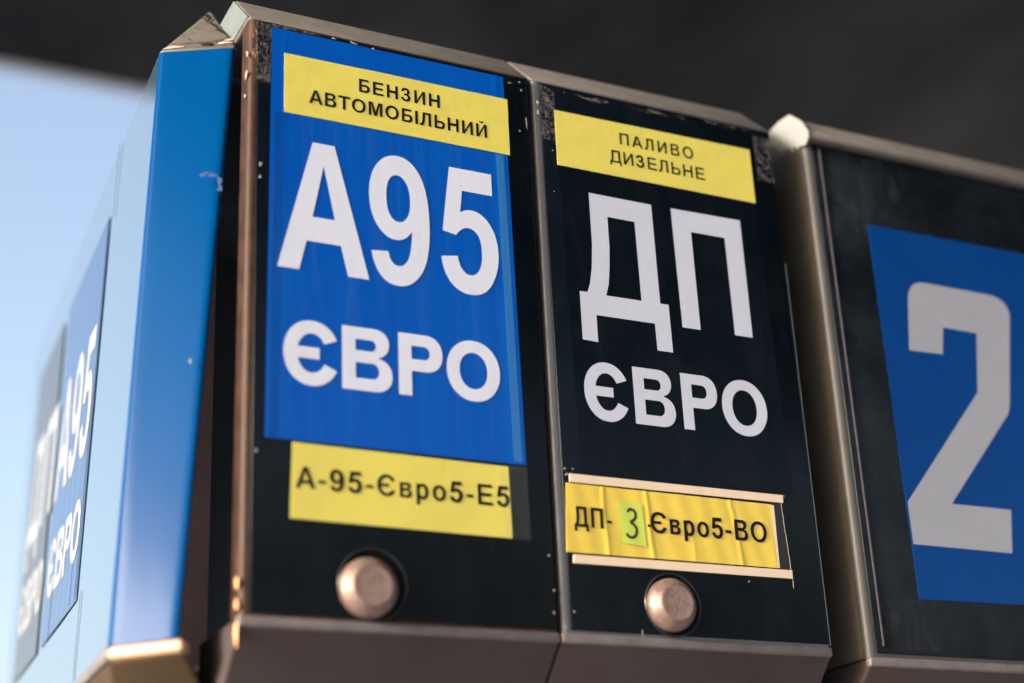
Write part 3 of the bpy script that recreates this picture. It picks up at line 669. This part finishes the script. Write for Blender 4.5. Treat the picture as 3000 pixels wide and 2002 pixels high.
# solid core behind the skins
core = [(P1 + Vector((.010, .020, -.002))), (P2 + Vector((-.012, .026, 0))), Vector((-.014, .25, 2.49)), Vector((.25, .25, 2.49)), Vector((.25, .78, 2.49)), P5 + Vector((.004, -.004, 0))]
coreb = [(P4 + Vector((.010, .020, 0))), (P3 + Vector((-.012, .026, 0))), Vector((-.044, .25, 1.989)), Vector((.25, .25, 1.93)), Vector((.25, .73, 1.93)), P6 + Vector((.004, -.004, 0))]
k = 6
mesh_obj("housing", core + coreb, [tuple(range(k)), tuple(range(2 * k - 1, k - 1, -1))] + [(i, (i + 1) % k, k + (i + 1) % k, k + i) for i in range(k)], GAP, m4)
AP = Vector((-.0026, .120, 2.584)); 
tc_v = [P1 + Vector((-.0012, -.001, 0)), P2 + Vector((.000, -.0015, 0)), AP, P5 + Vector((-.001, 0, 0)), P5 + Vector((.06, -.05, .09)), Vector((.02, .14, 2.49)), Vector((.20, .78, 2.49))]
oc = mesh_obj("corner_cover", tc_v, [(0, 1, 2), (0, 2, 4, 3), (1, 5, 2), (2, 5, 6, 4), (3, 4, 6), (0, 3, 6, 5, 1)], SILVER, m4)
bevel(oc, .004, 3, 20)
# lower lip and lower cover
bd = Vector((.036, .057, 0)).normalized()
A4, A3 = P4 + Vector((-.0015, -.0015, 0)), P3 + Vector((.0005, -.0015, 0))
lipo = Vector((0, 0, -.0105))
lv = [A4, A3, A3 + lipo, A4 + lipo]; back_ = bd * .02
oc = mesh_obj("lower_lip", lv + [v_ + back_ for v_ in lv], [(0, 1, 2, 3), (7, 6, 5, 4), (0, 4, 5, 1), (1, 5, 6, 2), (2, 6, 7, 3), (3, 7, 4, 0)], LIPM, m4)
bevel(oc, .004, 4, 20)
lv = [P6 + Vector((-.0022, 0, 0)), P4 + Vector((-.0022, -.001, 0))]; lv = lv + [lv[1] + lipo, lv[0] + lipo]; side_ = Vector((.02, 0, 0))
oc = mesh_obj("lower_lip", lv + [v_ + side_ for v_ in lv], [(0, 1, 2, 3), (7, 6, 5, 4), (0, 4, 5, 1), (1, 5, 6, 2), (2, 6, 7, 3), (3, 7, 4, 0)], LIPG, m4)
bevel(oc, .003, 3, 20)
A4, A3 = A4 + lipo + bd * .004, A3 + lipo + bd * .004
low = [A4, A3, A3 + bd * .075 + Vector((.02, .0, -.062)), A4 + bd * .060 + Vector((0.0, .015, -.062)), P6, P6 + Vector((.06, -.04, -.062)), Vector((.02, .20, 1.985)), Vector((.06, .24, 1.925))]
oc = mesh_obj("bottom_cover", low, [(0, 1, 2, 3), (0, 3, 5, 4), (1, 6, 7, 2), (2, 7, 5, 3), (0, 4, 6, 1), (4, 5, 7, 6)], UNDER, m4)
bevel(oc, .003, 4, 20)
# stickers on the pale face
def F(u): return -u
lb = sheet("blue_sticker", LFACE, [(F(428), 432), (F(200), 432), (F(200), 66), (F(408), 66)], 1.0, mat("blue_vinyl_glossy", (.012, .045, .14), .12, spec=.45, bump=(10, .03)), m4, .3, 30, 12, lambda s_, t_, u, v: .08 * math.sin(u * .2))
L4 = mat("white_vinyl_glossy", (.30, .315, .32), .12)
def mir(polys, u0, uw): return [[[(u0 + x, y) for x, y in l] for l in p] for p in polys]
A4s = fit('А', -408, -331, 209, 121, 16.9, 21.5) + fit('9', -328, -275, 209, 121, 14.5, 20) + fit('5', -266, -214, 209, 121, 14.5, 20)
poly_obj("lettering", LFACE, A4s, 1.55, L4, lb)
E4s = fit('Є', -398, -355, 109, 56, 11.2, 10.4) + fit('В', -350, -308, 109, 56, 11.3, 10.2) + fit('Р', -303, -265, 109, 56, 11.3, 10.2) + fit('О', -262, -215, 109, 56, 11.2, 10.4)
poly_obj("lettering", LFACE, E4s, 1.55, L4, lb)
ld = sheet("black_sticker", LFACE, [(F(640), 428), (F(462), 428), (F(438), 66), (F(610), 66)], 1.0, mat("black_vinyl_glossy", (.03, .032, .034), .16, spec=.25, bump=(10, .03)), m4, .3)
Dl = [[[(x * .96 + 0 - 625 - 294 * .96 + 20, y - 68) for x, y in l] for l in D_], [[(x * .96 - 625 - 294 * .96 + 20, y - 68) for x, y in l] for l in P_]]
for L_ in Dl: poly_obj("letter", LFACE, [L_], 1.55, L4, ld)
E5 = fit('Є', -600, -562, 112, 54, 10.6, 9.4) + fit('В', -557, -522, 112, 54, 10.8, 9.4) + fit('Р', -517, -484, 112, 54, 10.8, 9.4) + fit('О', -482, -442, 112, 54, 10.6, 9.4)
poly_obj("lettering", LFACE, E5, 1.55, L4, ld)
for (u0, z_0, z_1, wdt) in ((-205, 70, 430, .7), (-178, -6, 69, 1.2), (-176, 420, 497, .9), (-212, 66, 260, .6), (-240, 70, 115, 1.5), (-360, 66, 110, .9)):
    sheet("seam_line", LFACE, [(u0, z_1), (u0 + wdt, z_1), (u0 + wdt, z_0), (u0, z_0)], 1.4, SCRATCH if u0 != -240 else BLUE, m4, .12)
box("back_case", .004, .20, .15, .249, 2.40, 2.572, GAP, m4)
# scratches and scuffs on the silver corner and the blue side
SB = Frame(P4 + Vector((0, 0, 2.0 - P4.z)), (P3 - P4) / (P3 - P4).length, ((P1 - P4) / (P1 - P4).length))
wu = (P2 - P1).normalized(); wv = (AP - lerp(P1, P2, .55)).normalized()
WF = Frame(P1 + Vector((-.0012, -.0015, 0)), wu, wv)
specks("scratch", WF, [(22, 17, 9, .6, .0), (38, 16.8, 9, .8, .02), (52, 20, 8, .7, .3), (60, 28, 5, .8, .9), (41.5, 10, 5.5, 3.6, .0), (35, 96, 1.6, 8, .15), (33, 88, 1.2, 7, .5), (38, 82, 1.3, 9, -.3), (41, 70, 1.6, 6, .5), (46, 60, 1.2, 10, .35), (50.5, 47, 2.2, 9, .45), (17, 42, 1.6, 1.0, -.5), (24, 28, .9, 2.0, .3), (10, 17, 4, .5, .1), (28, 60, .8, 1.5, 0), (55, 37, 1.2, 6, .5)], SCRATCH, m4, .5)
specks("scuff", WF, [(12, 8, 9, 3.4, .15), (56, 12, 7, 2.8, .1), (60, 20, 5, 2, .4)], mat("pale_scuff", (.32, .28, .27), .6), m4, .25)
specks("scuff", SB, [(52.0, 365.5, 4.2, 1.8, .2), (60, 363, 4.5, 1.6, -.3), (67, 356, 2.2, 4.5, .2), (68, 349, 2.4, 2.6, 0)], mat("pink_scuff", (.030, .050, .15), .8, spec=.05), m4, .2, hf=.05)
specks("scuff", SB, [(52, 203.6, 1.0, 2.4, .2), (24, 490.5, 1.3, .5, .4)], SCRATCH, m4, .2, hf=.05)
# post standing in the gap
box("support_post", -.02, .0166, .150, .175, 1.9925, 2.49, BROWN, m4)
box("rear_case", .26, .92, .1005, .30, 1.90, 2.50, DARK, m3)

# ------------------------------------------------------------------ setting
def flat(name, x0, x1, y0, y1, z, m, parent=None):
    return mesh_obj(name, [(x0, y0, z), (x1, y0, z), (x1, y1, z), (x0, y1, z)], [(0, 1, 2, 3)], m, parent)
g = flat("ground", -900, 900, -900, 900, 0, CONC); g["kind"] = "structure"
ct = thing("station_canopy", "dark canopy roof high over the dispenser, its far edge crossing the pale sky", "canopy", (0, 0, 5.0))
CE = 4.33
CY0, CX0, CX1 = -7.0, -4.2, 22.1
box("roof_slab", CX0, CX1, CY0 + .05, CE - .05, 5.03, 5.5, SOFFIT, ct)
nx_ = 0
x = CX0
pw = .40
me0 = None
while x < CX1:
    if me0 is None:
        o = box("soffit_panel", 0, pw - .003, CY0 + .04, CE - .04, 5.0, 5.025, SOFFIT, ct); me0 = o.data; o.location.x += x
    else:
        o2 = o.copy(); COL.objects.link(o2); o2.location.x = o.location.x + (x - CX0)
    x += pw
box("fascia", CX0, CX1, CE - .04, CE, 4.99, 5.55, FASCIA, ct)
box("fascia", CX0, CX1, CY0, CY0 + .04, 4.99, 5.55, FASCIA, ct)
